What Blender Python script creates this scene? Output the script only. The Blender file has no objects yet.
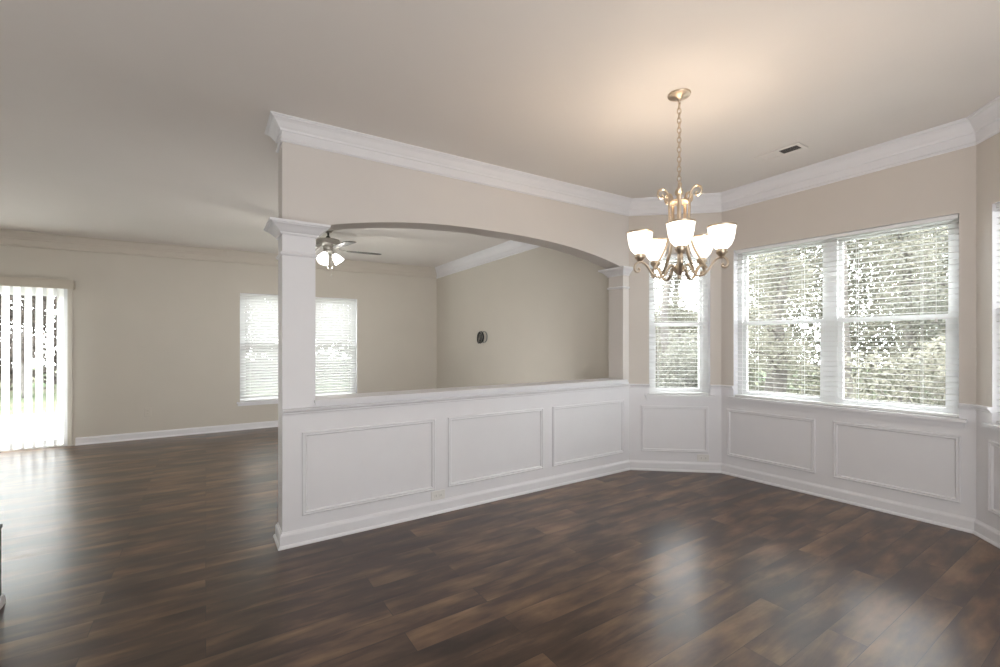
import bpy, bmesh, math, random
from mathutils import Vector, Matrix
random.seed(7)
PI = math.pi
scene = bpy.context.scene
COL = scene.collection
CEIL = 2.765
VB = 7.96          # back wall of the living room
UR = 3.755         # right wall of both rooms
UL, VF = -3.7, -3.0
P = (0.418, 3.225); PT = 0.20
A = (3.755, 3.225); B = (4.46, 2.617); Cc = (4.533, 0.795); E = (3.755, 0.13)

def cz(u, v):
    z = CEIL+.038+.014*max(-1.5, u-.418)
    return z+(.026*(3.225-v)*min(1, max(0, (u-2.4)/2.0)) if v < 3.225 else -.0115*(v-3.225))
# ------------------------------------------------------------------ materials
def nodes(name):
    m = bpy.data.materials.new(name); m.use_nodes = True
    nt = m.node_tree; nt.nodes.clear()
    return m, nt, nt.nodes, nt.links
def paint(name, col, rough=0.5, var=0.02, scale=6.0, metal=0.0, bump=0.0, spec=0.5):
    m, nt, N, L = nodes(name)
    out = N.new('ShaderNodeOutputMaterial'); b = N.new('ShaderNodeBsdfPrincipled')
    tc = N.new('ShaderNodeTexCoord'); no = N.new('ShaderNodeTexNoise')
    no.inputs['Scale'].default_value = scale; no.inputs['Detail'].default_value = 3
    L.new(tc.outputs['Object'], no.inputs['Vector'])
    r = N.new('ShaderNodeValToRGB')
    r.color_ramp.elements[0].position = 0.3; r.color_ramp.elements[1].position = 0.7
    r.color_ramp.elements[0].color = tuple(c*(1-var) for c in col) + (1,)
    r.color_ramp.elements[1].color = tuple(min(1, c*(1+var)) for c in col) + (1,)
    L.new(no.outputs['Fac'], r.inputs['Fac']); L.new(r.outputs['Color'], b.inputs['Base Color'])
    b.inputs['Roughness'].default_value = rough; b.inputs['Metallic'].default_value = metal
    b.inputs['Specular IOR Level'].default_value = spec
    if bump:
        n2 = N.new('ShaderNodeTexNoise'); n2.inputs['Scale'].default_value = 180
        L.new(tc.outputs['Object'], n2.inputs['Vector'])
        bp = N.new('ShaderNodeBump'); bp.inputs['Strength'].default_value = bump; bp.inputs['Distance'].default_value = 0.002
        L.new(n2.outputs['Fac'], bp.inputs['Height']); L.new(bp.outputs['Normal'], b.inputs['Normal'])
    L.new(b.outputs[0], out.inputs[0])
    return m
M = {}
M['white'] = paint('white_trim_paint', (0.80, 0.80, 0.825), 0.38, 0.01)
M['wall'] = paint('warm_greige_wall_paint', (0.615, 0.577, 0.512), 0.7, 0.015, 2.0, bump=0.05)
M['dining'] = paint('dining_greige_wall_paint', (0.63, 0.583, 0.535), 0.7, 0.015, 2.0, bump=0.05)
M['ceil'] = paint('flat_ceiling_paint', (0.76, 0.725, 0.69), 0.85, 0.012, 1.5, bump=0.05, spec=0.2)
M['vinyl'] = paint('white_vinyl', (0.86, 0.87, 0.87), 0.4, 0.01)
M['beige'] = paint('beige_valance', (0.57, 0.515, 0.435), 0.65, 0.02)
M['brass'] = paint('brushed_warm_nickel', (0.60, 0.50, 0.39), 0.33, 0.08, 40, metal=1.0)
M['nickel'] = paint('brushed_nickel', (0.42, 0.40, 0.37), 0.35, 0.08, 40, metal=1.0)
M['blade'] = paint('dark_fan_blade_wood', (0.055, 0.05, 0.045), 0.45, 0.25, 14)
M['darkwood'] = paint('dark_stained_wood', (0.05, 0.04, 0.034), 0.4, 0.25, 9)
M['black'] = paint('black_rubber', (0.02, 0.02, 0.02), 0.5, 0.1)
M['grey'] = paint('grey_cable_sheath', (0.24, 0.24, 0.23), 0.5, 0.1)
M['shadow'] = paint('dark_duct', (0.10, 0.095, 0.09), 0.8, 0.1)
M['plate'] = paint('white_plastic', (0.78, 0.77, 0.75), 0.35, 0.01)
M['concrete'] = paint('pale_patio_concrete', (0.62, 0.61, 0.58), 0.9, 0.08, 3)
M['bark'] = paint('grey_brown_bark', (0.075, 0.068, 0.06), 0.9, 0.35, 9)

def emis(name, col, strength, diff=(0.9, 0.88, 0.84)):
    m, nt, N, L = nodes(name)
    out = N.new('ShaderNodeOutputMaterial'); b = N.new('ShaderNodeBsdfPrincipled')
    tc = N.new('ShaderNodeTexCoord'); no = N.new('ShaderNodeTexNoise'); no.inputs['Scale'].default_value = 9
    L.new(tc.outputs['Object'], no.inputs['Vector'])
    mp = N.new('ShaderNodeMapRange'); mp.inputs[3].default_value = strength*0.9; mp.inputs[4].default_value = strength*1.1
    L.new(no.outputs['Fac'], mp.inputs[0]); L.new(mp.outputs[0], b.inputs['Emission Strength'])
    b.inputs['Base Color'].default_value = diff + (1,); b.inputs['Roughness'].default_value = 0.3
    b.inputs['Emission Color'].default_value = col + (1,)
    L.new(b.outputs[0], out.inputs[0]); return m
M['shade'] = emis('lit_frosted_glass', (1.0, 0.93, 0.82), 1.7)
M['fanshade'] = emis('lit_frosted_fan_glass', (1.0, 0.97, 0.92), 3.0)

def glass():
    m, nt, N, L = nodes('window_glass')
    out = N.new('ShaderNodeOutputMaterial'); mx = N.new('ShaderNodeMixShader')
    t = N.new('ShaderNodeBsdfTransparent'); g = N.new('ShaderNodeBsdfGlossy')
    t.inputs[0].default_value = (0.95, 0.97, 0.96, 1); g.inputs['Roughness'].default_value = 0.0
    lw = N.new('ShaderNodeLayerWeight'); lw.inputs['Blend'].default_value = 0.5
    pw = N.new('ShaderNodeMath'); pw.operation = 'POWER'; pw.inputs[1].default_value = 4.0
    ad = N.new('ShaderNodeMath'); ad.operation = 'MULTIPLY_ADD'; ad.inputs[1].default_value = 0.5; ad.inputs[2].default_value = 0.04
    L.new(lw.outputs['Facing'], pw.inputs[0]); L.new(pw.outputs[0], ad.inputs[0]); L.new(ad.outputs[0], mx.inputs[0])
    L.new(t.outputs[0], mx.inputs[1]); L.new(g.outputs[0], mx.inputs[2]); L.new(mx.outputs[0], out.inputs[0])
    return m
M['glass'] = glass()

def translucent(name, col, tcol, fac, var=0.1, scale=3.0, rand=False, stops=None):
    m, nt, N, L = nodes(name)
    out = N.new('ShaderNodeOutputMaterial'); mx = N.new('ShaderNodeMixShader'); mx.inputs[0].default_value = fac
    d = N.new('ShaderNodeBsdfDiffuse'); t = N.new('ShaderNodeBsdfTranslucent')
    tc = N.new('ShaderNodeTexCoord'); no = N.new('ShaderNodeTexNoise'); no.inputs['Scale'].default_value = scale
    no.inputs['Detail'].default_value = 6
    L.new(tc.outputs['Object'], no.inputs['Vector'])
    r = N.new('ShaderNodeValToRGB'); cr = r.color_ramp
    if stops:
        cr.elements[0].position, cr.elements[0].color = stops[0][0], stops[0][1] + (1,)
        cr.elements[1].position, cr.elements[1].color = stops[-1][0], stops[-1][1] + (1,)
        for p, c in stops[1:-1]:
            e = cr.elements.new(p); e.color = c + (1,)
    else:
        cr.elements[0].color = tuple(c*(1-var) for c in col) + (1,); cr.elements[1].color = tuple(min(1, c*(1+var)) for c in col) + (1,)
    L.new(no.outputs['Fac'], r.inputs['Fac']); L.new(r.outputs['Color'], d.inputs[0]); L.new(r.outputs['Color'], t.inputs[0])
    L.new(d.outputs[0], mx.inputs[1]); L.new(t.outputs[0], mx.inputs[2]); L.new(mx.outputs[0], out.inputs[0])
    return m
M['slat'] = translucent('white_blind_slat', (0.88, 0.88, 0.88), None, 0.35, 0.01)
M['slat_closed'] = translucent('white_blind_slat_tilted', (0.78, 0.78, 0.77), None, 0.05, 0.01)
M['vane'] = translucent('white_vertical_vane', (0.90, 0.90, 0.88), None, 0.6, 0.01)
M['leaf_pale'] = translucent('pale_yellow_green_leaf', None, None, 0.45, scale=23,
    stops=[(0.30, (0.06, 0.059, 0.052)), (0.42, (0.19, 0.186, 0.152)), (0.58, (0.25, 0.245, 0.205)), (0.70, (0.30, 0.28, 0.225))])
M['leaf_green'] = translucent('grey_green_leaf', None, None, 0.4, scale=23,
    stops=[(0.34, (0.05, 0.052, 0.046)), (0.5, (0.17, 0.173, 0.148)), (0.66, (0.25, 0.25, 0.215))])
M['leaf_brown'] = translucent('russet_leaf', None, None, 0.35, scale=11,
    stops=[(0.34, (0.03, 0.026, 0.023)), (0.5, (0.078, 0.068, 0.062)), (0.7, (0.13, 0.10, 0.08))])

def floor_mat():
    m, nt, N, L = nodes('dark_walnut_plank_floor')
    out = N.new('ShaderNodeOutputMaterial'); b = N.new('ShaderNodeBsdfPrincipled')
    tc = N.new('ShaderNodeTexCoord')
    br = N.new('ShaderNodeTexBrick'); br.offset = 0.37; br.offset_frequency = 2; br.squash = 1
    br.inputs['Color1'].default_value = (0, 0, 0, 1); br.inputs['Color2'].default_value = (1, 1, 1, 1)
    br.inputs['Mortar'].default_value = (0.5, 0.5, 0.5, 1)
    br.inputs['Scale'].default_value = 1.0; br.inputs['Mortar Size'].default_value = 0.0013; br.inputs['Mortar Smooth'].default_value = 0.1
    br.inputs['Brick Width'].default_value = 1.22; br.inputs['Row Height'].default_value = 0.152
    L.new(tc.outputs['Object'], br.inputs['Vector'])
    # grain stretched along the plank, shifted per plank
    sep = N.new('ShaderNodeVectorMath'); sep.operation = 'MULTIPLY'; sep.inputs[1].default_value = (1.7, 11, 1)
    L.new(tc.outputs['Object'], sep.inputs[0])
    sh = N.new('ShaderNodeVectorMath'); sh.operation = 'MULTIPLY_ADD'; sh.inputs[1].default_value = (13, 7, 29)
    L.new(br.outputs['Color'], sh.inputs[0]); L.new(sep.outputs[0], sh.inputs[2])
    g = N.new('ShaderNodeTexNoise'); g.inputs['Scale'].default_value = 1.0; g.inputs['Detail'].default_value = 8; g.inputs['Roughness'].default_value = 0.65
    g.inputs['Distortion'].default_value = 0.6
    L.new(sh.outputs[0], g.inputs['Vector'])
    sep2 = N.new('ShaderNodeVectorMath'); sep2.operation = 'MULTIPLY'; sep2.inputs[1].default_value = (2.6, 8.0, 1)
    L.new(tc.outputs['Object'], sep2.inputs[0])
    sh2 = N.new('ShaderNodeVectorMath'); sh2.operation = 'MULTIPLY_ADD'; sh2.inputs[1].default_value = (5, 11, 17)
    L.new(br.outputs['Color'], sh2.inputs[0]); L.new(sep2.outputs[0], sh2.inputs[2])
    g2 = N.new('ShaderNodeTexNoise'); g2.inputs['Scale'].default_value = 1.0; g2.inputs['Detail'].default_value = 4
    L.new(sh2.outputs[0], g2.inputs['Vector'])
    rgb = N.new('ShaderNodeRGBToBW'); L.new(br.outputs['Color'], rgb.inputs[0])
    a1 = N.new('ShaderNodeMath'); a1.operation = 'MULTIPLY_ADD'; a1.inputs[1].default_value = 0.13; L.new(rgb.outputs[0], a1.inputs[0])
    m1 = N.new('ShaderNodeMath'); m1.operation = 'MULTIPLY'; m1.inputs[1].default_value = 0.50; L.new(g.outputs['Fac'], m1.inputs[0])
    L.new(m1.outputs[0], a1.inputs[2])
    a2 = N.new('ShaderNodeMath'); a2.operation = 'MULTIPLY_ADD'; a2.inputs[1].default_value = 0.74; L.new(g2.outputs['Fac'], a2.inputs[0]); L.new(a1.outputs[0], a2.inputs[2])
    r = N.new('ShaderNodeValToRGB'); cr = r.color_ramp
    cr.elements[0].position = 0.50; cr.elements[0].color = (0.025, 0.0118, 0.0068, 1)
    cr.elements[1].position = 0.93; cr.elements[1].color = (0.25, 0.155, 0.085, 1)
    e = cr.elements.new(0.645); e.color = (0.060, 0.031, 0.0175, 1)
    e = cr.elements.new(0.76); e.color = (0.130, 0.072, 0.038, 1)
    L.new(a2.outputs[0], r.inputs['Fac'])
    mo = N.new('ShaderNodeMix'); mo.data_type = 'RGBA'; mo.inputs['B'].default_value = (0.02, 0.012, 0.009, 1)
    L.new(br.outputs['Fac'], mo.inputs['Factor']); L.new(r.outputs['Color'], mo.inputs['A'])
    L.new(mo.outputs['Result'], b.inputs['Base Color'])
    ro = N.new('ShaderNodeMapRange'); ro.inputs[1].default_value = 0.3; ro.inputs[2].default_value = 0.7; ro.inputs[3].default_value = 0.28; ro.inputs[4].default_value = 0.37
    L.new(g.outputs['Fac'], ro.inputs[0]); L.new(ro.outputs[0], b.inputs['Roughness'])
    b.inputs['Specular IOR Level'].default_value = 0.55; b.inputs['Coat Weight'].default_value = 0.2; b.inputs['Coat Roughness'].default_value = 0.2
    hb = N.new('ShaderNodeMath'); hb.operation = 'MULTIPLY_ADD'; hb.inputs[1].default_value = -1.2; L.new(br.outputs['Fac'], hb.inputs[0]); L.new(g.outputs['Fac'], hb.inputs[2])
    bp = N.new('ShaderNodeBump'); bp.inputs['Strength'].default_value = 0.14; bp.inputs['Distance'].default_value = 0.0025
    L.new(hb.outputs[0], bp.inputs['Height']); L.new(bp.outputs['Normal'], b.inputs['Normal'])
    L.new(b.outputs[0], out.inputs[0]); return m
M['floor'] = floor_mat()

def ground_mat():
    m, nt, N, L = nodes('grass_and_leaf_litter')
    out = N.new('ShaderNodeOutputMaterial'); b = N.new('ShaderNodeBsdfDiffuse')
    tc = N.new('ShaderNodeTexCoord'); n1 = N.new('ShaderNodeTexNoise'); n1.inputs['Scale'].default_value = 0.5; n1.inputs['Detail'].default_value = 8
    L.new(tc.outputs['Object'], n1.inputs['Vector'])
    r = N.new('ShaderNodeValToRGB'); cr = r.color_ramp
    cr.elements[0].position = 0.35; cr.elements[0].color = (0.055, 0.078, 0.047, 1); cr.elements[1].position = 0.65; cr.elements[1].color = (0.10, 0.096, 0.07, 1)
    L.new(n1.outputs['Fac'], r.inputs['Fac']); L.new(r.outputs['Color'], b.inputs[0]); L.new(b.outputs[0], out.inputs[0]); return m
M['ground'] = ground_mat()

# ------------------------------------------------------------------ helpers
def link(name, verts, faces, mats, parent=None, mi=None, smooth=False):
    me = bpy.data.meshes.new(name); me.from_pydata([tuple(v) for v in verts], [], faces)
    if not isinstance(mats, (list, tuple)): mats = [mats]
    for m in mats: me.materials.append(m)
    if mi: me.polygons.foreach_set('material_index', mi)
    if smooth: me.polygons.foreach_set('use_smooth', [True]*len(me.polygons))
    me.update()
    o = bpy.data.objects.new(name, me); COL.objects.link(o)
    if parent: o.parent = parent
    return o
def empty(name, loc=(0, 0, 0), rz=0.0):
    o = bpy.data.objects.new(name, None); COL.objects.link(o); o.location = loc; o.rotation_euler = (0, 0, rz)
    o.empty_display_size = 0.1
    return o
def tag(o, label=None, cat=None, group=None, kind=None):
    if label: o['label'] = label
    if cat: o['category'] = cat
    if group: o['group'] = group
    if kind: o['kind'] = kind
    return o
class MB:
    def __init__(s): s.v = []; s.f = []; s.mi = []
    def quad(s, a, b, c, d, mi=0):
        n = len(s.v); s.v += [a, b, c, d]; s.f.append((n, n+1, n+2, n+3)); s.mi.append(mi)
    def box(s, x0, x1, y0, y1, z0, z1, mi=0):
        n = len(s.v)
        s.v += [(x0,y0,z0),(x1,y0,z0),(x1,y1,z0),(x0,y1,z0),(x0,y0,z1),(x1,y0,z1),(x1,y1,z1),(x0,y1,z1)]
        for f in ((0,3,2,1),(4,5,6,7),(0,1,5,4),(1,2,6,5),(2,3,7,6),(3,0,4,7)):
            s.f.append(tuple(n+i for i in f)); s.mi.append(mi)
    def tube(s, pts, rad, seg=10, closed=False, cap=True):
        pts = [Vector(p) for p in pts]; k = len(pts); n0 = len(s.v)
        rads = rad if isinstance(rad, (list, tuple)) else [rad]*k
        prev = None
        for i, p in enumerate(pts):
            if closed: t = pts[(i+1) % k]-pts[i-1]
            else: t = pts[min(i+1, k-1)]-pts[max(i-1, 0)]
            t.normalize()
            if prev is None:
                up = Vector((0,0,1)) if abs(t.z) < 0.9 else Vector((1,0,0))
                nrm = t.cross(up).normalized()
            else:
                nrm = (prev - t*prev.dot(t)).normalized()
            prev = nrm; bi = t.cross(nrm)
            for j in range(seg):
                a = 2*PI*j/seg
                s.v.append(tuple(p+(nrm*math.cos(a)+bi*math.sin(a))*rads[i]))
        rng = k if closed else k-1
        for i in range(rng):
            for j in range(seg):
                a = n0+i*seg+j; b = n0+i*seg+(j+1) % seg; i2 = (i+1) % k
                s.f.append((a, b, n0+i2*seg+(j+1) % seg, n0+i2*seg+j)); s.mi.append(0)
        if cap and not closed:
            s.f.append(tuple(n0+j for j in reversed(range(seg)))); s.mi.append(0)
            s.f.append(tuple(n0+(k-1)*seg+j for j in range(seg))); s.mi.append(0)
    def lathe(s, prof, cx=0, cy=0, cz=0, seg=32, mat=None, capb=True, capt=True):
        n0 = len(s.v); k = len(prof)
        for r, z in prof:
            for j in range(seg):
                a = 2*PI*j/seg; v = Vector((r*math.cos(a), r*math.sin(a), z))
                if mat: v = mat @ v
                s.v.append((cx+v.x, cy+v.y, cz+v.z))
        for i in range(k-1):
            for j in range(seg):
                s.f.append((n0+i*seg+j, n0+i*seg+(j+1) % seg, n0+(i+1)*seg+(j+1) % seg, n0+(i+1)*seg+j)); s.mi.append(0)
        if capb and prof[0][0] > 1e-5: s.f.append(tuple(n0+j for j in reversed(range(seg)))); s.mi.append(0)
        if capt and prof[-1][0] > 1e-5: s.f.append(tuple(n0+(k-1)*seg+j for j in range(seg))); s.mi.append(0)
    def build(s, name, mats, parent=None, smooth=False):
        return link(name, s.v, s.f, mats, parent, s.mi, smooth)
def autosmooth(o, deg=40):
    me = o.data; me.polygons.foreach_set('use_smooth', [True]*len(me.polygons))
    bm = bmesh.new(); bm.from_mesh(me)
    for e in bm.edges:
        if len(e.link_faces) == 2 and e.calc_face_angle(0) > math.radians(deg): e.smooth = False
    bm.to_mesh(me); bm.free()
    return o
def spline(ctrl, n=8):
    pts = []; c = [Vector(p) for p in ctrl]; c = [c[0]*2-c[1]] + c + [c[-1]*2-c[-2]]
    for i in range(1, len(c)-2):
        for k in range(n):
            t = k/n; p0, p1, p2, p3 = c[i-1:i+3]
            pts.append(0.5*((2*p1)+(p2-p0)*t+(2*p0-5*p1+4*p2-p3)*t*t+(3*p1-p0-3*p2+p3)*t**3))
    pts.append(c[-2]); return pts

def sweep(name, path, prof, mat, closed=False, kind='structure', parent=None, follow=None):
    """prof: (offset into the room, z); the room is on the left of the path."""
    n = len(path); V = []; F = []
    dirs = []
    segs = n if closed else n-1
    for i in range(segs):
        a = Vector(path[i]); b = Vector(path[(i+1) % n]); dirs.append((b-a).normalized())
    for i in range(n):
        if closed: d0, d1 = dirs[i-1], dirs[i]
        else: d0 = dirs[max(i-1, 0)]; d1 = dirs[min(i, segs-1)]
        n0 = Vector((-d0.y, d0.x)); n1 = Vector((-d1.y, d1.x))
        m = (n0+n1); m = m/(m.dot(n0)) if m.length > 1e-6 else n0
        for d, z in prof:
            if follow:
                h = follow[i % len(follow)]; x_, y_ = path[i][0]+m.x*d, path[i][1]+m.y*d
                V.append((x_, y_, cz(path[i][0], path[i][1])+(z-CEIL)*h))
            else: V.append((path[i][0]+m.x*d, path[i][1]+m.y*d, z))
    k = len(prof)
    for i in range(segs):
        j = (i+1) % n
        for q in range(k-1):
            F.append((i*k+q, i*k+q+1, j*k+q+1, j*k+q))
    if not closed:
        F.append(tuple(range(k))); F.append(tuple((n-1)*k+q for q in reversed(range(k))))
    o = link(name, V, F, mat, parent)
    bm = bmesh.new(); bm.from_mesh(o.data); bmesh.ops.recalc_face_normals(bm, faces=bm.faces); bm.to_mesh(o.data); bm.free()
    if kind and not parent: o['kind'] = kind
    return o

def frame_at(a, b):
    """local x runs left to right as seen from the room, y outward."""
    a = Vector(a); b = Vector(b); d = b-a
    return math.atan2(d.y, d.x), d.length
def wall(name, a, b, th, holes=(), zs=0.89, lower='white', upper='wall', z1=3.055):
    rz, L = frame_at(a, b)
    xs = sorted({0, L} | {h[0] for h in holes} | {h[1] for h in holes})
    zz = sorted({0, z1} | ({zs} if zs else set()) | {h[2] for h in holes} | {h[3] for h in holes})
    def solid(i, j):
        if i < 0 or j < 0 or i >= len(xs)-1 or j >= len(zz)-1: return False
        x = (xs[i]+xs[i+1])/2; z = (zz[j]+zz[j+1])/2
        return not any(h[0] < x < h[1] and h[2] < z < h[3] for h in holes)
    mb = MB()
    for i in range(len(xs)-1):
        for j in range(len(zz)-1):
            if not solid(i, j): continue
            x0, x1, za, zb = xs[i], xs[i+1], zz[j], zz[j+1]
            mi = 0 if (zs and zb <= zs+1e-6) else 1
            mb.quad((x0,0,za),(x1,0,za),(x1,0,zb),(x0,0,zb), mi); mb.quad((x1,th,za),(x0,th,za),(x0,th,zb),(x1,th,zb), mi)
            if not solid(i-1, j): mb.quad((x0,th,za),(x0,0,za),(x0,0,zb),(x0,th,zb), 0 if i > 0 else mi)
            if not solid(i+1, j): mb.quad((x1,0,za),(x1,th,za),(x1,th,zb),(x1,0,zb), 0 if i < len(xs)-2 else mi)
            if not solid(i, j-1): mb.quad((x0,th,za),(x1,th,za),(x1,0,za),(x0,0,za), 0)
            if not solid(i, j+1): mb.quad((x0,0,zb),(x1,0,zb),(x1,th,zb),(x0,th,zb), 0)
    o = mb.build(name, [M[lower], M[upper]])
    o.location = (a[0], a[1], 0); o.rotation_euler = (0, 0, rz); o['kind'] = 'structure'
    return o

# ------------------------------------------------------------------ shell
plan = [(UL, VF), (UR, VF), E, Cc, B, A, (UR, 3.425), (UR, VB), (UL, VB)]
WTOP = 3.06
def slab(name, z, mat, up, outline):
    mb = MB(); n = len(outline)
    f = tuple(range(n)); 
    o = link(name, [(x, y, z) for x, y in outline], [f if up else tuple(reversed(f))], mat)
    o['kind'] = 'structure'; return o
big_plan = [(UL-.15, VF-.15), (UR+.15, VF-.15), (UR+.1, .05), (Cc[0]+.16, Cc[1]-.07), (B[0]+.16, B[1]+.07), (A[0]+.12, A[1]+.13), (UR+.15, VB+.15), (UL-.15, VB+.15)]
slab('floor', 0.0, M['floor'], True, big_plan)
bm = bmesh.new(); cuts = [VF-.15, -1.0, .5, 1.9, 3.225, 5.5, VB+.15]; xcuts = [UL-.15, -1.082, 1.2, 2.4, 3.1, UR+.1, 4.4, Cc[0]+.16]
mb = MB()
for i in range(len(xcuts)-1):
    for j in range(len(cuts)-1):
        q = [(xcuts[i], cuts[j]), (xcuts[i], cuts[j+1]), (xcuts[i+1], cuts[j+1]), (xcuts[i+1], cuts[j])]
        mb.quad(*[(x, y, cz(x, y)) for x, y in q])
o = mb.build('ceiling', M['ceil'])
bmw = bmesh.new(); bmw.from_mesh(o.data); bmesh.ops.remove_doubles(bmw, verts=bmw.verts, dist=1e-5); bmw.to_mesh(o.data); bmw.free(); o['kind'] = 'structure'
slab('roof', WTOP, M['ceil'], True, [(UL-.2, VF-.2), (Cc[0]+.2, VF-.2), (Cc[0]+.2, VB+.2), (UL-.2, VB+.2)])

TH = 0.15
Wt, Wb = 2.275, 0.797             # dining window head and sill
SW = (0.209, 0.822); SWm = (0.145, 0.758); BW = (0.125, 1.737)
wall('wall_bay_left', A, B, TH, [(SW[0], SW[1], Wb, Wt)], upper='dining')
wall('wall_bay_centre', B, Cc, TH, [(BW[0], BW[1], Wb, Wt)], upper='dining')
wall('wall_bay_right', Cc, E, TH, [(SWm[0], SWm[1], Wb, Wt)], upper='dining')
wall('wall_dining_right', E, (UR, VF), TH, upper='dining')
wall('wall_front', (UR, VF), (UL, VF), TH, zs=None)
wall('wall_left', (UL, VF), (UL, VB), TH, zs=None)
LW1 = (0.44, 1.295); LW2 = (1.37, 2.225); LZ = (0.432, 2.112)
DR = (-3.33, -1.50, 0.0, 2.06)
wall('wall_back', (UL, VB), (UR, VB), TH, [(LW1[0]-UL, LW1[1]-UL)+LZ, (LW2[0]-UL, LW2[1]-UL)+LZ, (DR[0]-UL, DR[1]-UL, DR[2], DR[3])], zs=None)
wall('wall_living_right', (UR, VB), (UR, 3.425), TH, zs=None)

# partition: half wall, column, jamb and arched header
OP0, OP1 = 0.622, 3.665
def arch(u):
    d = abs(u-(OP0+OP1)/2)/((OP1-OP0)/2)
    return 2.296-0.165*min(1, d)**2.4
mb = MB(); v0, v1 = P[1], P[1]+PT
mb.box(P[0], A[0], v0, v1, 0, 0.93, 0)
mb.box(P[0], OP0, v0, v1, 0.93, 2.131, 0)
mb.box(OP1, A[0], v0, v1, 0.93, 2.131, 2)
NU = 60
us = [P[0], OP0] + [OP0+(OP1-OP0)*i/NU for i in range(1, NU)] + [OP1, A[0]]
for i in range(len(us)-1):
    a, b = us[i], us[i+1]
    inside = a >= OP0-1e-6 and b <= OP1+1e-6
    za, zb = (arch(a), arch(b)) if inside else (2.131, 2.131)
    mb.quad((a,v0,za),(b,v0,zb),(b,v0,3.05),(a,v0,3.05), 2); mb.quad((b,v1,zb),(a,v1,za),(a,v1,3.05),(b,v1,3.05), 2)
    mb.quad((a,v1,za),(b,v1,zb),(b,v0,zb),(a,v0,za), 2)
mb.quad((P[0],v1,2.131),(P[0],v0,2.131),(P[0],v0,3.05),(P[0],v1,3.05), 2)
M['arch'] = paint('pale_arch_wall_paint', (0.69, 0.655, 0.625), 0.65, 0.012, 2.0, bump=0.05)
o = mb.build('wall_partition', [M['white'], M['wall'], M['arch']]); o['kind'] = 'structure'

# mouldings
tn = [0]
def trim(path, prof, closed=False, mat='white', follow=None):
    tn[0] += 1
    return sweep('trim_%d' % tn[0], path, prof, M[mat], closed, follow=follow)
c = CEIL
crown = [(0, c-.147), (.008, c-.147), (.014, c-.141), (.014, c-.135), (.008, c-.130), (.005, c-.127), (.005, c-.080), (.014, c-.078), (.018, c-.066),
         (.026, c-.058), (.044, c-.032), (.058, c-.020), (.066, c-.017), (.068, c-.011), (.076, c-.010), (.077, c), (0, c)]
trim([(UR, VF), E, Cc, B, A, P, (P[0], v1), (UR, v1), (UR, VB)], crown, follow=[1.3, 1.3, 1.3, 1.25, 1.12, 1, 1, 1.35, 1.4])
M['shaded_trim'] = paint('shaded_trim_paint', (0.60, 0.555, 0.49), 0.6, 0.01)  # crown paint darkened in the colour to imitate shade on the backlit wall
trim([(UR, VB), (UL, VB), (UL, VF), (UR, VF)], crown, mat='shaded_trim', follow=[1.4])
base = [(0, 0), (.028, 0), (.028, .008), (.022, .018), (.016, .020), (.016, .078), (.012, .088), (.006, .094), (.004, .100), (0, .100)]
sweep('baseboard_dining', [(UR, VF), E, Cc, B, A, P, (P[0], v1), (UR, v1), (UR, VB), (DR[1]+.075, VB)], base, M['white'])
sweep('baseboard_left', [(DR[0]-.075, VB), (UL, VB), (UL, VF), (UR, VF)], base, M['white'])
rail = [(0, .868), (.008, .868), (.012, .874), (.010, .880), (.018, .886), (.026, .894), (.028, .904), (.020, .908), (0, .908)]
def along(a, b, s):
    a = Vector(a); b = Vector(b); return tuple(a+(b-a).normalized()*s)
LBC = frame_at(B, Cc)[1]; LAB = frame_at(A, B)[1]; LCE = frame_at(Cc, E)[1]
trim([along(A, B, SW[0]), A, (P[0]+.002, P[1])], rail)
trim([along(B, Cc, BW[0]-.0), B, along(A, B, SW[1])], rail)
trim([along(Cc, E, SWm[0]), Cc, along(B, Cc, BW[1])], rail)
trim([(UR, VF), E, along(Cc, E, SWm[1])], rail)
# sill ledge on the half wall (both sides)
mb = MB(); mb.box(0.612, 3.70, v0-.032, v1+.032, .935, .957); mb.box(0.622, 3.69, v0-.018, v1+.018, .922, .935)
tn[0] += 1; o = mb.build('trim_%d' % tn[0], M['white']); o['kind'] = 'structure'
# capital mouldings and neck beads
cap = [(0, 2.052), (.010, 2.052), (.014, 2.060), (.014, 2.066), (.022, 2.072), (.040, 2.092), (.056, 2.106), (.066, 2.110), (.068, 2.116), (.080, 2.117), (.081, 2.133), (0, 2.133)]
bead = [(0, 1.915), (.008, 1.917), (.013, 1.925), (.013, 1.932), (.008, 1.938), (0, 1.941)]
ring = [(OP0, v0), (P[0], v0), (P[0], v1), (OP0, v1)]
trim(ring, cap, True); trim(ring, bead, True)
jr = [(A[0]-.004, v0), (OP1, v0), (OP1, v1), (UR-.004, v1)]
trim(jr, cap); trim(jr, bead)
# picture-frame panels
def panel(a, b, s0, s1, z0, z1):
    rz, L = frame_at(a, b)
    prof = [(0, 0), (0, .010), (.005, .015), (.010, .015), (.013, .009), (.022, .012), (.028, .006), (.030, 0)]
    V = []; F = []; k = len(prof)
    for (cx, cz, sx, sz) in ((s0, z0, 1, 1), (s1, z0, -1, 1), (s1, z1, -1, -1), (s0, z1, 1, -1)):
        for w, d in prof: V.append((cx+sx*w, -d, cz+sz*w))
    for i in range(4):
        j = (i+1) % 4
        for q in range(k-1): F.append((i*k+q, j*k+q, j*k+q+1, i*k+q+1))
    tn[0] += 1
    o = link('trim_%d' % tn[0], V, F, M['white']); o.location = (a[0], a[1], 0); o.rotation_euler = (0, 0, rz); o['kind'] = 'structure'
for u0 in (0.537, 1.619, 2.702):
    panel(P, A, u0-P[0], u0+0.968-P[0], .188, .745)
panel(A, B, .124, .797, .200, .680)
panel(B, Cc, .062, .842, .190, .668)
panel(B, Cc, .977, 1.747, .190, .672)
panel(Cc, E, .127, .800, .200, .680)

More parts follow.
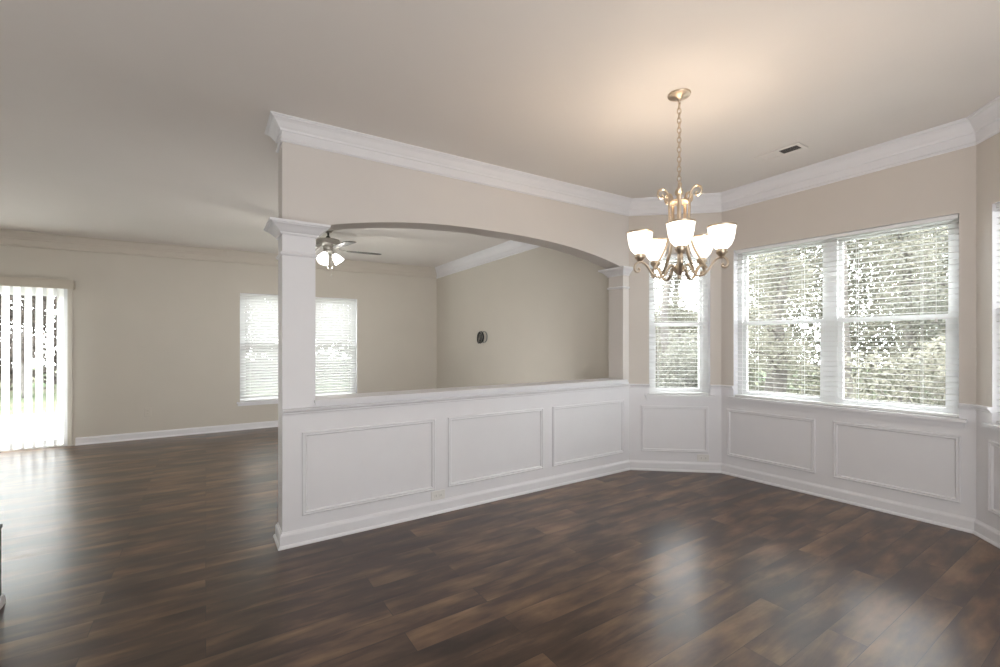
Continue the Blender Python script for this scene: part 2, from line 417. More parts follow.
# ------------------------------------------------------------------ windows
wn = [0]
def window(a, b, s0, s1, z0, z1, twin=False, stool=True):
    """double-hung window set in the opening; each sash with its pane."""
    wn[0] += 1
    rz, L = frame_at(a, b)
    r = empty('window_%d' % wn[0], (a[0], a[1], 0), rz); r['kind'] = 'structure'
    ya, yb = .085, .15; fw = .045
    units = [(s0, s1)] if not twin else [(s0, (s0+s1)/2), ((s0+s1)/2, s1)]
    zm = (z0+z1)/2+.0
    mb = MB()
    for (x0, x1) in units:
        mb.box(x0, x0+fw, ya, yb, z0, z1); mb.box(x1-fw, x1, ya, yb, z0, z1)
        mb.box(x0+fw, x1-fw, ya, yb, z1-.024, z1); mb.box(x0+fw, x1-fw, ya, yb, z0, z0+.018)
    mb.build('frame', M['vinyl'], r)
    for (x0, x1) in units:
        xa, xb = x0+fw, x1-fw
        for nm, za, zb, y, sw in (('upper_sash', zm-.015, z1-.024, .122, .030), ('lower_sash', z0+.018, zm+.022, .095, .040)):
            m = MB()
            m.box(xa, xa+sw, y, y+.026, za, zb); m.box(xb-sw, xb, y, y+.026, za, zb)
            m.box(xa+sw, xb-sw, y, y+.026, zb-sw, zb); m.box(xa+sw, xb-sw, y, y+.026, za, za+sw)
            so = m.build(nm, M['vinyl'], r)
            g = MB(); g.quad((xa+sw-.004, y+.013, za+sw-.004), (xb-sw+.004, y+.013, za+sw-.004), (xb-sw+.004, y+.013, zb-sw+.004), (xa+sw-.004, y+.013, zb-sw+.004))
            g.build('pane', M['glass'], so)
            if nm == 'lower_sash':
                k = MB(); xm = (xa+xb)/2; k.box(xm-.03, xm+.03, y-.012, y, zb-.022, zb-.004); k.build('sash_lock', M['vinyl'], so)
    if stool:
        m = MB(); m.box(s0-.042, s1+.042, -.042, 0, z0-.024, z0); m.box(s0, s1, -.001, .085, z0-.010, z0+.001)
        m.box(s0-.03, s1+.03, -.014, 0, z0-.062, z0-.024)
        m.build('sill', M['white'], r)
    return r
window(A, B, SW[0], SW[1], Wb, Wt)
window(B, Cc, BW[0], BW[1], Wb, Wt, twin=True)
window((UL, VB), (UR, VB), LW1[0]-UL, LW1[1]-UL, *LZ)
window((UL, VB), (UR, VB), LW2[0]-UL, LW2[1]-UL, *LZ)
window(Cc, E, SWm[0], SWm[1], Wb, Wt)

def blind(a, b, s0, s1, z0, z1, label, tilt=0.0, wand_x=None, pitch=.0435, group=None):
    rz, L = frame_at(a, b)
    r = empty('horizontal_blind', (a[0], a[1], 0), rz); tag(r, label, 'blind', group)
    x0, x1 = s0+.006, s1-.006; yc = .045
    m = MB(); m.box(x0, x1, yc-.028, yc+.028, z1-.030, z1-.003)
    m.build('headrail', M['vinyl'], r)
    m = MB(); n = int((z1-.045-z0-.03)/pitch); ct, st = math.cos(tilt), math.sin(tilt); h = .025
    for i in range(n+1):
        z = z1-.052-i*pitch
        if z < z0+.035: break
        # crowned slat: three points across
        pr = [(-h, 0), (0, .0025), (h, 0)]
        q = [(yc+y*ct+zz*st, z-y*st+zz*ct) for y, zz in pr]; q2 = [(y, zz-.0028) for y, zz in q]
        for k in range(2):
            m.quad((x0, q[k][0], q[k][1]), (x1, q[k][0], q[k][1]), (x1, q[k+1][0], q[k+1][1]), (x0, q[k+1][0], q[k+1][1]))
            m.quad((x0, q2[k+1][0], q2[k+1][1]), (x1, q2[k+1][0], q2[k+1][1]), (x1, q2[k][0], q2[k][1]), (x0, q2[k][0], q2[k][1]))
        m.quad((x0, q2[0][0], q2[0][1]), (x1, q2[0][0], q2[0][1]), (x1, q[0][0], q[0][1]), (x0, q[0][0], q[0][1]))
        m.quad((x0, q[2][0], q[2][1]), (x1, q[2][0], q[2][1]), (x1, q2[2][0], q2[2][1]), (x0, q2[2][0], q2[2][1]))
    m.build('slats', M['slat_closed' if tilt > .3 else 'slat'], r)
    m = MB(); m.box(x0, x1, yc-.026, yc+.026, z0+.004, z0+.022); m.build('bottom_rail', M['vinyl'], r)
    m = MB(); w = x1-x0; k = 2 if w < .9 else 4
    for i in range(k):
        x = x0+w*((i+.5)/k if k > 2 else (.16 if i == 0 else .84))
        for y in (yc-.027, yc+.027): m.box(x-.0012, x+.0012, y-.001, y+.001, z0+.01, z1-.05)
    m.build('ladder_cord', M['vinyl'], r)
    if wand_x:
        xx = s0+wand_x if wand_x > 0 else s1+wand_x
        m = MB(); m.tube([(xx, yc-.04, z1-.06), (xx, yc-.04, z1-.75)], .0016, 6); t = m.build('pull_cord', M['vinyl'], r)
        m = MB(); m.lathe([(.003, .03), (.007, .022), (.009, 0), (.006, -.004)], xx, yc-.04, z1-.775, 10); m.build('tassel', M['plate'], t)
    return r
blind(A, B, SW[0], SW[1], Wb, Wt, 'narrow white slatted blind in the angled bay window behind the chandelier', 0.04, -.06)
blind(B, Cc, BW[0], BW[1], Wb, Wt, 'wide white slatted blind across the large double bay window', 0.0, -.12)
blind(Cc, E, SWm[0], SWm[1], Wb, Wt, 'white slatted blind in the angled bay window at the right photo edge', 0.04)
blind((UL, VB), (UR, VB), LW1[0]-UL, LW1[1]-UL, *LZ, 'half-closed white slatted blind in living room window left of the column', 0.82, .1, .0435)
blind((UL, VB), (UR, VB), LW2[0]-UL, LW2[1]-UL, *LZ, 'half-closed white slatted blind in living room window right of the column', 0.82, -.1, .0435)

# sliding glass door
d = empty('door_1', (UL, VB, 0), 0); d['kind'] = 'structure'
x0, x1, z1 = DR[0]-UL, DR[1]-UL, DR[3]
m = MB(); m.box(x0, x0+.05, .03, .15, 0, z1); m.box(x1-.05, x1, .03, .15, 0, z1); m.box(x0+.05, x1-.05, .03, .15, z1-.05, z1); m.box(x0+.05, x1-.05, .03, .15, 0, .03)
m.build('frame', M['vinyl'], d)
xm = (x0+x1)/2
for (xa, xb, y) in ((x0+.05, xm+.035, .10), (xm-.035, x1-.05, .055)):
    m = MB(); sw = .065
    m.box(xa, xa+sw, y, y+.035, .03, z1-.05); m.box(xb-sw, xb, y, y+.035, .03, z1-.05); m.box(xa+sw, xb-sw, y, y+.035, z1-.05-sw, z1-.05); m.box(xa+sw, xb-sw, y, y+.035, .03, .03+sw)
    so = m.build('sliding_panel', M['vinyl'], d)
    g = MB(); g.quad((xa+sw-.004, y+.017, .03+sw-.004), (xb-sw+.004, y+.017, .03+sw-.004), (xb-sw+.004, y+.017, z1-.046-sw), (xa+sw-.004, y+.017, z1-.046-sw)); g.build('pane', M['glass'], so)
m = MB()
for (xa, xb, za, zb) in ((x0-.045, x0, 0, z1+.05), (x1, x1+.045, 0, z1+.05), (x0, x1, z1, z1+.05)): m.box(xa, xb, -.014, 0, za, zb)
m.build('casing', M['wall'], d)

vb = empty('vertical_blind', (UL, VB, 0), 0)
tag(vb, 'white vertical vane blind over the sliding glass door at far left', 'blind')
m = MB(); xr = -1.425-UL; m.box(x0-.09, xr, -.115, -.105, 2.035, 2.150); m.box(xr-.01, xr, -.105, -.016, 2.035, 2.150); m.box(x0-.09, x0-.08, -.105, -.016, 2.035, 2.15); m.box(x0-.08, xr-.01, -.105, -.016, 2.14, 2.150)
m.build('valance', M['beige'], vb)
m = MB(); m.box(x0-.06, xr-.02, -.085, -.045, 2.105, 2.138); m.build('headrail', M['vinyl'], vb)
x = x1-.055; proto = None
while x > x0:
    m = MB(); w = .0445; n = 6; ang = math.radians(58); pts = []
    for i in range(n+1):
        s = -w+2*w*i/n; bow = .006*(1-(s/w)**2)
        pts.append((s*math.cos(ang)-bow*math.sin(ang), s*math.sin(ang)+bow*math.cos(ang)))
    for i in range(n):
        (ax, ay), (bx, by) = pts[i], pts[i+1]
        m.quad((ax, ay, .03), (bx, by, .03), (bx, by, 2.10), (ax, ay, 2.10))
    if proto is None:
        proto = autosmooth(m.build('vane', M['vane'], vb)); vo = proto
    else:
        vo = proto.copy(); COL.objects.link(vo); vo.parent = vb
    vo.location = (x, -.065, 0); x -= .098

# ------------------------------------------------------------------ wall fittings
def outlet(a, b, s, z, horizontal, label, mat='plate'):
    rz, L = frame_at(a, b); p = along(a, b, s)
    r = empty('wall_outlet', (p[0], p[1], z), rz); tag(r, label, 'outlet')
    w, h = (.120, .074) if horizontal else (.074, .120)
    m = MB(); m.box(-w/2, w/2, -.006, -.0002, -h/2, h/2); o = m.build('cover_plate', M[mat], r)
    bv = o.modifiers.new('b', 'BEVEL'); bv.width = .003; bv.segments = 2
    for q in (-1, 1):
        cx, cz = (q*.021, 0) if horizontal else (0, q*.021)
        m = MB(); hw = .0135; m.box(cx-hw, cx+hw, -.0085, -.006, cz-hw, cz+hw); so = m.build('socket', M[mat], r)
        bv = so.modifiers.new('b', 'BEVEL'); bv.width = .004; bv.segments = 2
        m = MB()
        if horizontal:
            m.box(cx-.001, cx+.006, -.0092, -.0084, cz+.004, cz+.006); m.box(cx-.001, cx+.006, -.0092, -.0084, cz-.006, cz-.004)
        else:
            m.box(cx+.004, cx+.006, -.0092, -.0084, cz-.001, cz+.006); m.box(cx-.006, cx-.004, -.0092, -.0084, cz-.001, cz+.006)
        m.build('slots', M['shadow'], so)
outlet(P, A, 1.532-P[0], .140, True, 'white electrical outlet set sideways on the half wall between two panels')
outlet(A, B, .750, .145, True, 'white electrical outlet set sideways under the small bay window')
outlet((UL, VB), (UR, VB), -.677-UL, .372, False, 'upright beige electrical outlet low on the living room wall', 'wall')

# dark coil of cable on the living room wall
r = empty('cable_coil', (UR, 6.235, 1.44)); tag(r, 'small black coil of cable hanging on the plain living room wall', 'cable')
m = MB()
for k in range(5):
    pts = []; R1 = .062+.008*(k % 3); off = -.012-.011*k; tl = .10*(k-2)
    for i in range(28):
        t = 2*PI*i/28; y = R1*math.cos(t)*(.75+.07*k); z = (R1+.018)*math.sin(t)
        pts.append((off-.02*math.sin(t+k)*.3+tl*.05*math.cos(t), y+.006*k, z-.004*k))
    m.tube(pts, .0058, 7, closed=True)
m.build('loops', M['black'], r, True)
m = MB()
for k in range(2): m.tube([(-.009-.01*k, -.075+(.088-.006*k)*math.cos(2*PI*i/30), -.004+(.088+.004*k)*math.sin(2*PI*i/30)) for i in range(30)], .0048, 7, closed=True)
m.build('outer_loop', M['grey'], r, True)
m = MB(); m.tube([(-.0, 0, .088), (-.03, 0, .088), (-.07, 0, .090), (-.075, 0, .102)], .004, 8); m.build('hook', M['plate'], r, True)
m = MB(); m.tube([(-.03, 0, .074), (-.034, .01, .02), (-.036, -.004, -.06)], .007, 8); m.build('tie', M['plate'], r, True)

# ceiling air vent
r = empty('ceiling_vent', (3.86, 1.772, cz(3.86, 1.772)-.005), 0.0); tag(r, 'white rectangular air vent with slanted louvres on ceiling near bay', 'vent')
hl, hw = .165, .075
m = MB()
for (xa, xb, ya, yb) in ((-hw, hw, -hl, -hl+.025), (-hw, hw, hl-.025, hl), (-hw, -hw+.025, -hl+.025, hl-.025), (hw-.025, hw, -hl+.025, hl-.025), (-hw+.025, hw-.025, -.004, .004)):
    m.box(xa, xb, ya, yb, -.008, -.0005)
m.build('frame', M['ceil'], r)
m = MB(); m.box(-hw+.022, hw-.022, -hl+.022, hl-.022, -.002, -.0007); m.build('duct_opening', M['shadow'], r)
m = MB()
for bank in (-1, 1):
    for k in range(8):
        y = bank*(.012+.0165*k+.006); s = bank
        dy, dz = (.0085 if bank > 0 else .0030, .005)
        y0_, y1_ = y-dy*s*-1*1, y+dy*s*-1
        m.quad((-hw+.024, y0_, -.0075), (hw-.024, y0_, -.0075), (hw-.024, y1_, -.0025), (-hw+.024, y1_, -.0025))
m.build('louvres', M['ceil'], r)

# ------------------------------------------------------------------ chandelier
CH = (2.372, 1.655)
r = empty('chandelier', (CH[0], CH[1], cz(CH[0], CH[1]))); tag(r, 'five-light brushed nickel chandelier with white glass bowls hanging in dining area', 'chandelier')
Z = lambda z: (1.34+(z-1.34)*1.055-cz(CH[0], CH[1]))/1.032
r.scale = (1.032, 1.032, 1.032)
m = MB(); m.lathe([(.0, -.038), (.008, -.038), (.011, -.030), (.018, -.026), (.026, -.020), (.048, -.014), (.061, -.010), (.064, -.004), (.064, .003)], 0, 0, 0, 40); autosmooth(m.build('ceiling_canopy', M['brass'], r))
m = MB(); m.tube([(0.010*math.cos(t*2*PI/16), 0, -.048+.010*math.sin(t*2*PI/16)) for t in range(16)], .0022, 7, closed=True); m.build('canopy_loop', M['brass'], r, True)
zt, zb = -.055, Z(2.232); nl = 17; lp = (zt-zb)/nl
cl = MB()
for k in range(nl):
    zc = zt-lp*(k+.5); pts = []; hh = lp*.66; ww = .0105
    for i in range(14):
        t = 2*PI*i/14; c_, s_ = math.cos(t), math.sin(t)
        x = ww*c_; z = zc+hh*s_
        pts.append((x*.84, -x*.55, z) if k % 2 else (x*.55, x*.84, z))
    cl.tube(pts, .0027, 6, closed=True)
cl.build('chain', M['brass'], r, True)
# finial, column and hub
m = MB(); m.lathe([(.003, Z(2.240)), (.006, Z(2.232)), (.010, Z(2.224)), (.020, Z(2.210)), (.025, Z(2.196)), (.022, Z(2.184)), (.014, Z(2.176)), (.011, Z(2.170))], 0, 0, 0, 24); autosmooth(m.build('finial', M['brass'], r))
m = MB(); m.lathe([(.012, Z(1.86)), (.014, Z(1.90)), (.0115, Z(2.165)), (.016, Z(2.168)), (.013, Z(2.174))], 0, 0, 0, 20); autosmooth(m.build('centre_column', M['brass'], r))
m = MB(); m.lathe([(.020, Z(2.128)), (.054, Z(2.134)), (.057, Z(2.140)), (.054, Z(2.147)), (.032, Z(2.153)), (.012, Z(2.160))], 0, 0, 0, 32); autosmooth(m.build('top_collar', M['brass'], r))
m = MB(); m.lathe([(.001, Z(1.702)), (.008, Z(1.708)), (.010, Z(1.716)), (.006, Z(1.724)), (.014, Z(1.732)), (.024, Z(1.744)), (.029, Z(1.760)), (.025, Z(1.774)), (.014, Z(1.784)), (.010, Z(1.80)), (.010, Z(1.87))], 0, 0, 0, 28); autosmooth(m.build('bottom_hub', M['brass'], r))
front = math.atan2(-CH[1], -CH[0])+math.radians(2.0)
RS = .226
scroll = [(.100, 2.182), (.092, 2.174), (.096, 2.163), (.110, 2.164), (.122, 2.182), (.118, 2.204), (.098, 2.214), (.075, 2.202), (.061, 2.165), (.057, 2.10), (.056, 2.02), (.060, 1.95), (.076, 1.885), (.102, 1.83), (.130, 1.785), (.150, 1.752)]
lower = [(.030, 1.752), (.034, 1.776), (.052, 1.780), (.066, 1.758), (.080, 1.730), (.105, 1.713), (.135, 1.718), (.160, 1.742), (.180, 1.772), (.200, 1.794), (.226, 1.802), (.249, 1.790), (.258, 1.768), (.249, 1.748), (.233, 1.747), (.228, 1.760), (.237, 1.767)]
def ribbon(mb, ctrl, ang, w, t):
    """flat bar bent along a curve in the radial plane at ang."""
    pts = spline([(a, 0, b) for a, b in ctrl], 7); k = len(pts); n0 = len(mb.v)
    R = Matrix.Rotation(ang, 3, 'Z')
    for i, p in enumerate(pts):
        tg = (pts[min(i+1, k-1)]-pts[max(i-1, 0)]).normalized(); nr = Vector((-tg.z, 0, tg.x)); sd = Vector((0, 1, 0))
        for j in range(10):
            a = 2*PI*j/10; q = p+nr*math.cos(a)*t+sd*math.sin(a)*w
            q = R @ q; mb.v.append((q.x, q.y, Z(q.z)))
    for i in range(k-1):
        for j in range(10):
            mb.f.append((n0+i*10+j, n0+i*10+(j+1) % 10, n0+(i+1)*10+(j+1) % 10, n0+(i+1)*10+j)); mb.mi.append(0)
    mb.f.append(tuple(n0+j for j in reversed(range(10)))); mb.mi.append(0); mb.f.append(tuple(n0+(k-1)*10+j for j in range(10))); mb.mi.append(0)
LIGHTS = []
for k in range(5):
    a = front+k*2*PI/5
    m = MB(); ribbon(m, scroll, a, .0105, .0062); ub = m.build('scroll_bar', M['brass'], r, True)
    m = MB(); ribbon(m, lower, a, .0110, .0062); ar = m.build('arm', M['brass'], r, True)
    cx, cy = RS*math.cos(a), RS*math.sin(a)
    m = MB(); m.lathe([(.006, Z(1.794)), (.010, Z(1.802)), (.016, Z(1.808)), (.030, Z(1.826)), (.031, Z(1.832)), (.026, Z(1.834)), (.027, Z(1.842)), (.024, Z(1.846))], cx, cy, 0, 24); autosmooth(m.build('lamp_cup', M['brass'], ar))
    m = MB(); m.lathe([(.022, Z(1.842)), (.036, Z(1.852)), (.051, Z(1.870)), (.062, Z(1.898)), (.068, Z(1.930)), (.0725, Z(1.968)), (.0690, Z(1.968)), (.0645, Z(1.930)), (.058, Z(1.900)), (.047, Z(1.876)), (.033, Z(1.860)), (.0, Z(1.856))], cx, cy, 0, 32, capt=False)
    sh = autosmooth(m.build('glass_shade', M['shade'], r), 60)
    m = MB(); m.lathe([(.0725, Z(1.962)), (.0752, Z(1.963)), (.0756, Z(1.971)), (.0680, Z(1.971)), (.0680, Z(1.966))], cx, cy, 0, 32, capb=False, capt=False); autosmooth(m.build('rim', M['brass'], sh))
    m = MB(); m.lathe([(.010, Z(1.850)), (.011, Z(1.870)), (.020, Z(1.895)), (.024, Z(1.915)), (.018, Z(1.936)), (.0, Z(1.943))], cx, cy, 0, 16); m.build('bulb', M['shade'], sh, True)
    LIGHTS.append((CH[0]+cx*1.032, CH[1]+cy*1.032, 1.992))

# ------------------------------------------------------------------ ceiling fan
FN = (1.285, 5.88)
r = empty('ceiling_fan', (FN[0], FN[1], cz(*FN))); tag(r, 'nickel ceiling fan with dark blades and lit glass shades in living room', 'ceiling fan')
m = MB(); m.lathe([(.020, -.070), (.045, -.055), (.062, -.025), (.066, 0)], 0, 0, 0, 32); autosmooth(m.build('ceiling_canopy', M['nickel'], r))
m = MB(); m.tube([(0, 0, -.06), (0, 0, -.15)], .012, 14); m.lathe([(.012, -.140), (.024, -.136), (.026, -.112), (.014, -.106)], 0, 0, 0, 20); m.build('downrod', M['black'], r, True)
m = MB(); m.lathe([(.055, -.238), (.085, -.234), (.128, -.224), (.140, -.212), (.142, -.166), (.134, -.152), (.095, -.142), (.040, -.136)], 0, 0, 0, 44); autosmooth(m.build('motor_housing', M['nickel'], r), 25)
m = MB(); m.lathe([(.030, -.318), (.052, -.312), (.060, -.296), (.054, -.272), (.060, -.262), (.060, -.238)], 0, 0, 0, 30); lk = autosmooth(m.build('light_kit', M['nickel'], r))
for k in range(5):
    a = math.radians(-7+72*k)
    R = Matrix.Rotation(a, 4, 'Z')
    m = MB(); m.tube([(.10, 0, -.228), (.13, 0, -.245), (.17, 0, -.272), (.21, 0, -.277)], .011, 8); m.box(.20, .27, -.040, .040, -.280, -.275); ir = m.build('blade_iron', M['nickel'], r); ir.data.transform(R)
    tp = Matrix.Rotation(math.radians(3), 4, 'X'); n = 10; V = []; F = []
    outl = [(.215, -.048), (.30, -.056), (.50, -.066), (.61, -.066), (.640, -.056), (.655, -.03), (.655, .03), (.640, .056), (.61, .066), (.50, .066), (.30, .056), (.215, .048)]
    for z in (-.003, .003):
        for (x, y) in outl: V.append((x, y, z))
    kx = len(outl); F = [tuple(reversed(range(kx))), tuple(range(kx, 2*kx))]+[(i, (i+1) % kx, kx+(i+1) % kx, kx+i) for i in range(kx)]
    bl = link('blade', V, F, M['blade'], r); bl.data.transform(R @ Matrix.Translation((0, 0, -.277)) @ tp)
FLIGHTS = []
for k in range(3):
    a = math.radians(-13+120*k)
    T = Matrix.Rotation(a, 3, 'Z') @ Matrix.Rotation(math.radians(-38), 3, 'Y')
    base_ = Vector((.045*math.cos(a), .045*math.sin(a), -.305))
    m = MB(); m.lathe([(.016, .0), (.020, -.018), (.024, -.035)], base_.x, base_.y, base_.z, 18, T); fi = m.build('lamp_holder', M['nickel'], lk, True)
    m = MB(); m.lathe([(.022, -.030), (.036, -.045), (.052, -.080), (.060, -.120), (.068, -.148), (.064, -.148), (.056, -.118), (.046, -.080), (.0, -.04)], base_.x, base_.y, base_.z, 26, T, capb=False, capt=False)
    autosmooth(m.build('glass_shade', M['fanshade'], r), 60)
    p = base_+T @ Vector((0, 0, -.155)); FLIGHTS.append((FN[0]+p.x, FN[1]+p.y, CEIL+p.z))
for (dx, dy, ln, st) in ((-.02, -.05, .20, 'nickel'), (.035, -.03, .30, 'nickel')):
    m = MB(); m.tube([(dx, dy, -.30), (dx, dy, -.30-ln)], .0016, 6); pc = m.build('pull_chain', M[st], r)
    m = MB(); m.lathe([(.002, .012), (.006, .004), (.006, -.012), (.002, -.02)], dx, dy, -.30-ln, 10); m.build('pull_knob', M[st], pc)

# ------------------------------------------------------------------ low dark cabinet at the left edge
r = empty('low_cabinet', (-1.1605, 3.02, 0)); tag(r, 'low dark wood cabinet with white base moulding, cut off by left photo edge', 'cabinet')
m = MB(); m.box(-.285, .285, -.30, .30, .0, .392); m.build('body', M['darkwood'], r)
m = MB(); m.box(-.29, .29, -.305, .305, .392, .414); o = m.build('top', M['darkwood'], r); bv = o.modifiers.new('b', 'BEVEL'); bv.width = .004; bv.segments = 2
sweep('base_moulding', [(.285, .30), (.285, -.30), (-.285, -.30), (-.285, .30)], [(0, 0), (.013, 0), (.013, .02), (.009, .045), (.005, .05), (0, .05)], M['white'], True, None, r)
for q in (-1, 1):
    m = MB(); xx = q*.14; m.box(xx-.13, xx+.13, -.312, -.300, .07, .375); dd = m.build('door', M['darkwood'], r)
    m = MB(); m.lathe([(.006, 0), (.006, .015), (.014, .022), (.010, .030), (0, .032)], 0, 0, 0, 14, Matrix.Rotation(PI/2, 3, 'X')); kb = m.build('knob', M['nickel'], dd, True); kb.location = (q*.03, -.312, .30)

# ------------------------------------------------------------------ outside
GZ = -.35
o = link('ground', [(-30, VB+.2, GZ), (40, VB+.2, GZ), (40, 45, GZ), (-30, 45, GZ), (UR+1.0, -25, GZ), (40, -25, GZ), (UR+1.0, VB+.2, GZ)], [(0, 1, 2, 3), (4, 5, 1, 6)], M['ground']); o['kind'] = 'structure'
m = MB(); m.box(-5.5, -.6, VB+.16, VB+4.2, GZ, -.03); o = m.build('patio_slab', M['concrete']); o['kind'] = 'structure'

def leaves(seed, n, blobs, size):
    rnd = random.Random(seed); V = []; F = []
    for i in range(n):
        bx, by, bz, br, bh = rnd.choice(blobs)
        while True:
            x, y, z = (rnd.uniform(-1, 1) for _ in range(3))
            if .25 < x*x+y*y+z*z < 1: break
        p = Vector((bx+x*br, by+y*br, bz+z*bh)); s = size*rnd.uniform(.5, 1.25)
        e1 = Vector((rnd.gauss(0, 1), rnd.gauss(0, 1), rnd.gauss(0, .7))).normalized(); e2 = e1.cross(Vector((rnd.gauss(0, 1), rnd.gauss(0, 1), rnd.gauss(0, 1)))).normalized()
        k = len(V); V += [p-e1*s, p+e2*s*.45, p+e1*s, p-e2*s*.45]; F.append((k, k+1, k+2, k+3))
    return V, F
def make_tree(seed, height, mat, spread, name='tree', low=1.2, nleaf=15000, size=.04, tr=.14):
    rnd = random.Random(seed); root = empty(name)
    tip = [(0, 0, -.1)]; x = y = 0
    for i in range(1, 9):
        x += rnd.uniform(-.12, .12); y += rnd.uniform(-.12, .12); tip.append((x, y, height*i/8))
    m = MB(); m.tube(spline(tip, 3), [tr*(1-.8*i/24) for i in range(25)], 9)
    blobs = []
    for i in range(26):
        f = rnd.uniform(low/height, 1.0); j = min(7, int(f*8)); bx, by = tip[j][0], tip[j][1]; z = height*f
        a = rnd.uniform(0, 2*PI); R_ = spread*rnd.uniform(.25, 1)*(1.15-.6*f)
        ex, ey, ez = bx+R_*math.cos(a), by+R_*math.sin(a), z+R_*rnd.uniform(.1, .5)
        mid = ((bx+ex)/2+rnd.uniform(-.15, .15), (by+ey)/2+rnd.uniform(-.15, .15), (z+ez)/2+.1)
        m.tube(spline([(bx, by, z-.15), mid, (ex, ey, ez)], 4), [.035*(1-.09*q) for q in range(9)], 5)
        blobs.append((ex, ey, ez, rnd.uniform(.4, .65), rnd.uniform(.35, .6)))
        blobs.append((mid[0], mid[1], mid[2], rnd.uniform(.35, .6), rnd.uniform(.3, .5)))
    m.build('trunk', M['bark'], root, True)
    V, F = leaves(seed, nleaf, blobs, size); link('crown', V, F, mat, root)
    return root
def make_shrub(seed, mat, nleaf=8000):
    rnd = random.Random(seed); root = empty('shrub'); m = MB(); blobs = []
    for i in range(9):
        a = rnd.uniform(0, 2*PI); R_ = rnd.uniform(.1, .8); z = rnd.uniform(.6, 1.7)
        m.tube([(0.1*math.cos(a), .1*math.sin(a), -.05), (R_*.4*math.cos(a), R_*.4*math.sin(a), z*.6), (R_*math.cos(a), R_*math.sin(a), z)], [.02, .014, .006], 5)
        blobs.append((R_*math.cos(a), R_*math.sin(a), z, rnd.uniform(.4, .7), rnd.uniform(.35, .6))); blobs.append((R_*.6*math.cos(a), R_*.6*math.sin(a), z*.5, .5, .45))
    m.build('stems', M['bark'], root, True)
    V, F = leaves(seed+50, nleaf, blobs, .05); link('foliage', V, F, mat, root)
    return root
def copy_tree(o, parent=None):
    c_ = o.copy(); COL.objects.link(c_); c_.parent = parent
    for ch in list(o.children): copy_tree(ch, c_)
    return c_
protos = [make_tree(3, 6.5, M['leaf_pale'], 1.0), make_tree(11, 7.5, M['leaf_green'], .95, low=1.4), make_tree(23, 5.5, M['leaf_pale'], 1.1, low=.7),
          make_tree(31, 9.0, M['leaf_brown'], .8, low=3.6, nleaf=900, tr=.10), make_tree(41, 7.0, M['leaf_brown'], 1.5, low=.4, nleaf=16000, size=.07)]
shr = [make_shrub(5, M['leaf_green']), make_shrub(6, M['leaf_pale'])]
used = set()
LB = {0: 'pale yellow-green tree standing in the woods beyond the bay windows', 1: 'tall grey-green tree standing in the woods beyond the bay windows',
      2: 'broad pale leafy tree growing low beyond the bay windows', 3: 'tall nearly bare grey trunk with sparse twigs outside the bay windows', 4: 'brown leafed tree in the garden behind the living room'}
def plant(pr, key, loc, rz, sc, label, cat, group):
    o = pr if key not in used else copy_tree(pr); used.add(key)
    o.location = (loc[0], loc[1], GZ); o.rotation_euler = (0, 0, rz); o.scale = (sc, sc, sc); tag(o, label, cat, group)
rnd = random.Random(99)
bay = [(9.2, 4.3, 0), (9.4, 1.6, 1), (11.9, 3.2, 2), (11.6, 5.6, 0), (8.9, -1.7, 2), (12.2, 8.4, 2), (12.0, .6, 0), (8.1, 2.75, 3), (7.7, .9, 3), (8.6, 6.5, 3), (12.9, 11.6, 3), (9.9, 7.6, 3), (12.0, -3.4, 1)]
for x, y, k in bay:
    plant(protos[k], k, (x, y), rnd.uniform(0, 6.28), rnd.uniform(.85, 1.1), LB[k], 'tree', LB[k].split(' beyond')[0].split(' outside')[0]+'s')
for i, (x, y) in enumerate([(6.9, 4.6), (6.9, 1.5), (6.6, -.6), (7.0, 6.9), (9.6, 9.9)]):
    k = i % 2
    plant(shr[k], 's%d' % k, (x, y), rnd.uniform(0, 6.28), rnd.uniform(.8, 1.15), ['grey-green shrub in the undergrowth outside the bay windows', 'pale green shrub in the undergrowth outside the bay windows'][k], 'shrub', ['grey-green undergrowth shrubs', 'pale green undergrowth shrubs'][k])
for x, y in [(-8.4, 20.0), (-4.6, 19.6), (-.9, 20.2), (2.9, 19.5), (6.6, 20.0)]:
    plant(protos[4], 4, (x, y), rnd.uniform(0, 6.28), rnd.uniform(.85, 1.0), LB[4], 'tree', 'brown leafed trees behind the living room')

# the mass of far foliage behind the trees
def mass(name, n, u0, u1, va, vb_, hfun, size, mat, seed, label):
    rnd = random.Random(seed); V = []; F = []
    while len(F) < n:
        x, y = rnd.uniform(u0, u1), rnd.uniform(va, vb_)
        h = hfun(x, y)*(1.0+.15*math.sin(1.9*y+.7*x)*math.sin(.8*y-1.3*x+2)); z = h*rnd.random()**.85
        if math.sin(2.3*y+1.1*z)+math.sin(1.7*x+2.9*z-.6*y)+math.sin(3.1*z-1.3*y) < -2.2: continue
        p = Vector((x, y, GZ+z)); s = size*rnd.uniform(.5, 1.3)
        e1 = Vector((rnd.gauss(0, 1), rnd.gauss(0, 1), rnd.gauss(0, .7))).normalized(); e2 = e1.cross(Vector((rnd.gauss(0, 1), rnd.gauss(0, 1), rnd.gauss(0, 1)))).normalized()
        k = len(V); V += [p-e1*s, p+e2*s*.45, p+e1*s, p-e2*s*.45]; F.append((k, k+1, k+2, k+3))
    o = link(name, V, F, mat); tag(o, label, 'foliage', kind='stuff'); return o
mass('distant_tree_foliage', 170000, 14.0, 16.4, -6, 15, lambda x, y: (6.6 if y < 8.3 else 2.8) if y > 4.4 else 4.9, .075, M['leaf_pale'], 5, 'hazy mass of pale woodland foliage far behind the trees outside the bay')
mass('hedge_foliage', 34000, -9, 9, 22.6, 24.0, lambda x, y: 7.5, .15, M['leaf_brown'], 8, 'brownish mass of foliage far beyond the patio and garden')

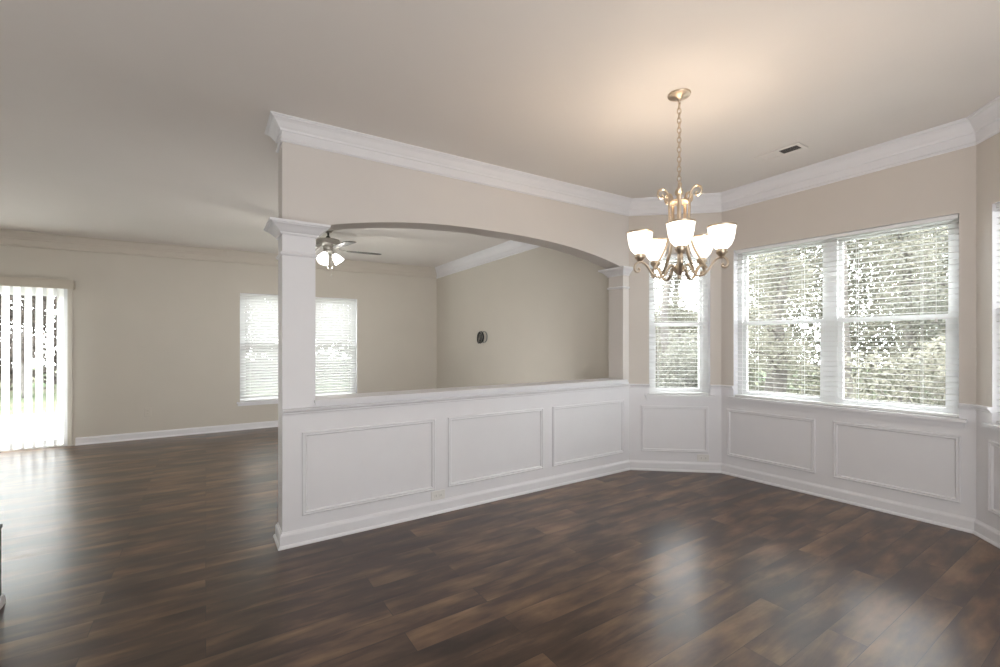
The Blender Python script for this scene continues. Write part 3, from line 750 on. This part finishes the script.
# ------------------------------------------------------------------ light
w = bpy.data.worlds.new('overcast_sky'); scene.world = w; w.use_nodes = True
bg = w.node_tree.nodes['Background']; bg.inputs[0].default_value = (0.96, 0.98, 1.0, 1); bg.inputs[1].default_value = 18.0
def lamp(name, typ, loc, energy, col, **kw):
    l = bpy.data.lights.new(name, typ); l.energy = energy; l.color = col
    for k, v in kw.items():
        if k != 'target': setattr(l, k, v)
    o = bpy.data.objects.new(name, l); COL.objects.link(o); o.location = loc
    if 'target' in kw: o.rotation_euler = (Vector(kw['target'])-Vector(loc)).to_track_quat('-Z', 'Y').to_euler()
    return o
for p in LIGHTS: lamp('chandelier_lamp', 'POINT', p, 3.2, (1.0, .79, .60), shadow_soft_size=.03)
for p in FLIGHTS: lamp('fan_lamp', 'POINT', p, 7.0, (1.0, .96, .89), shadow_soft_size=.03)
lamp('flash_umbrella', 'AREA', (0.3, -1.8, 2.1), 31, (.95, .97, 1.0), shape='RECTANGLE', size=2.4, size_y=1.4, target=(1.8, 3.2, 1.1))
lamp('ceiling_bounce', 'AREA', (0.9, -1.1, 0.9), 56, (1, .975, .955), shape='RECTANGLE', size=3.0, size_y=2.0, target=(1.5, 0.4, 2.765))
lamp('hall_bounce', 'AREA', (-2.6, 1.6, 0.9), 22, (1, .97, .94), shape='RECTANGLE', size=2.0, size_y=1.6, target=(-1.2, 4.5, 2.765))

lamp('living_fill', 'AREA', (1.7, 4.1, .42), 33, (1.0, 1.0, .985), shape='RECTANGLE', size=2.6, size_y=.7, target=(1.75, 6.6, 1.35))  # added fill lamp, unseen behind the half wall, brightens the living room

# ------------------------------------------------------------------ camera
cam = bpy.data.cameras.new('camera'); co = bpy.data.objects.new('camera', cam); COL.objects.link(co)
co.location = (0, 0, 1.34); co.rotation_euler = (PI/2, 0, -math.radians(33.3))
cam.sensor_width = 36; cam.lens = 448*36/1000; cam.shift_y = 0.0095; cam.clip_start = .02
scene.camera = co
scene.view_settings.view_transform = 'Standard'; scene.view_settings.look = 'None'; scene.view_settings.exposure = 0; scene.view_settings.gamma = 1
scene.cycles.use_denoising = True
scene.cycles.max_bounces = 10; scene.cycles.transparent_max_bounces = 16
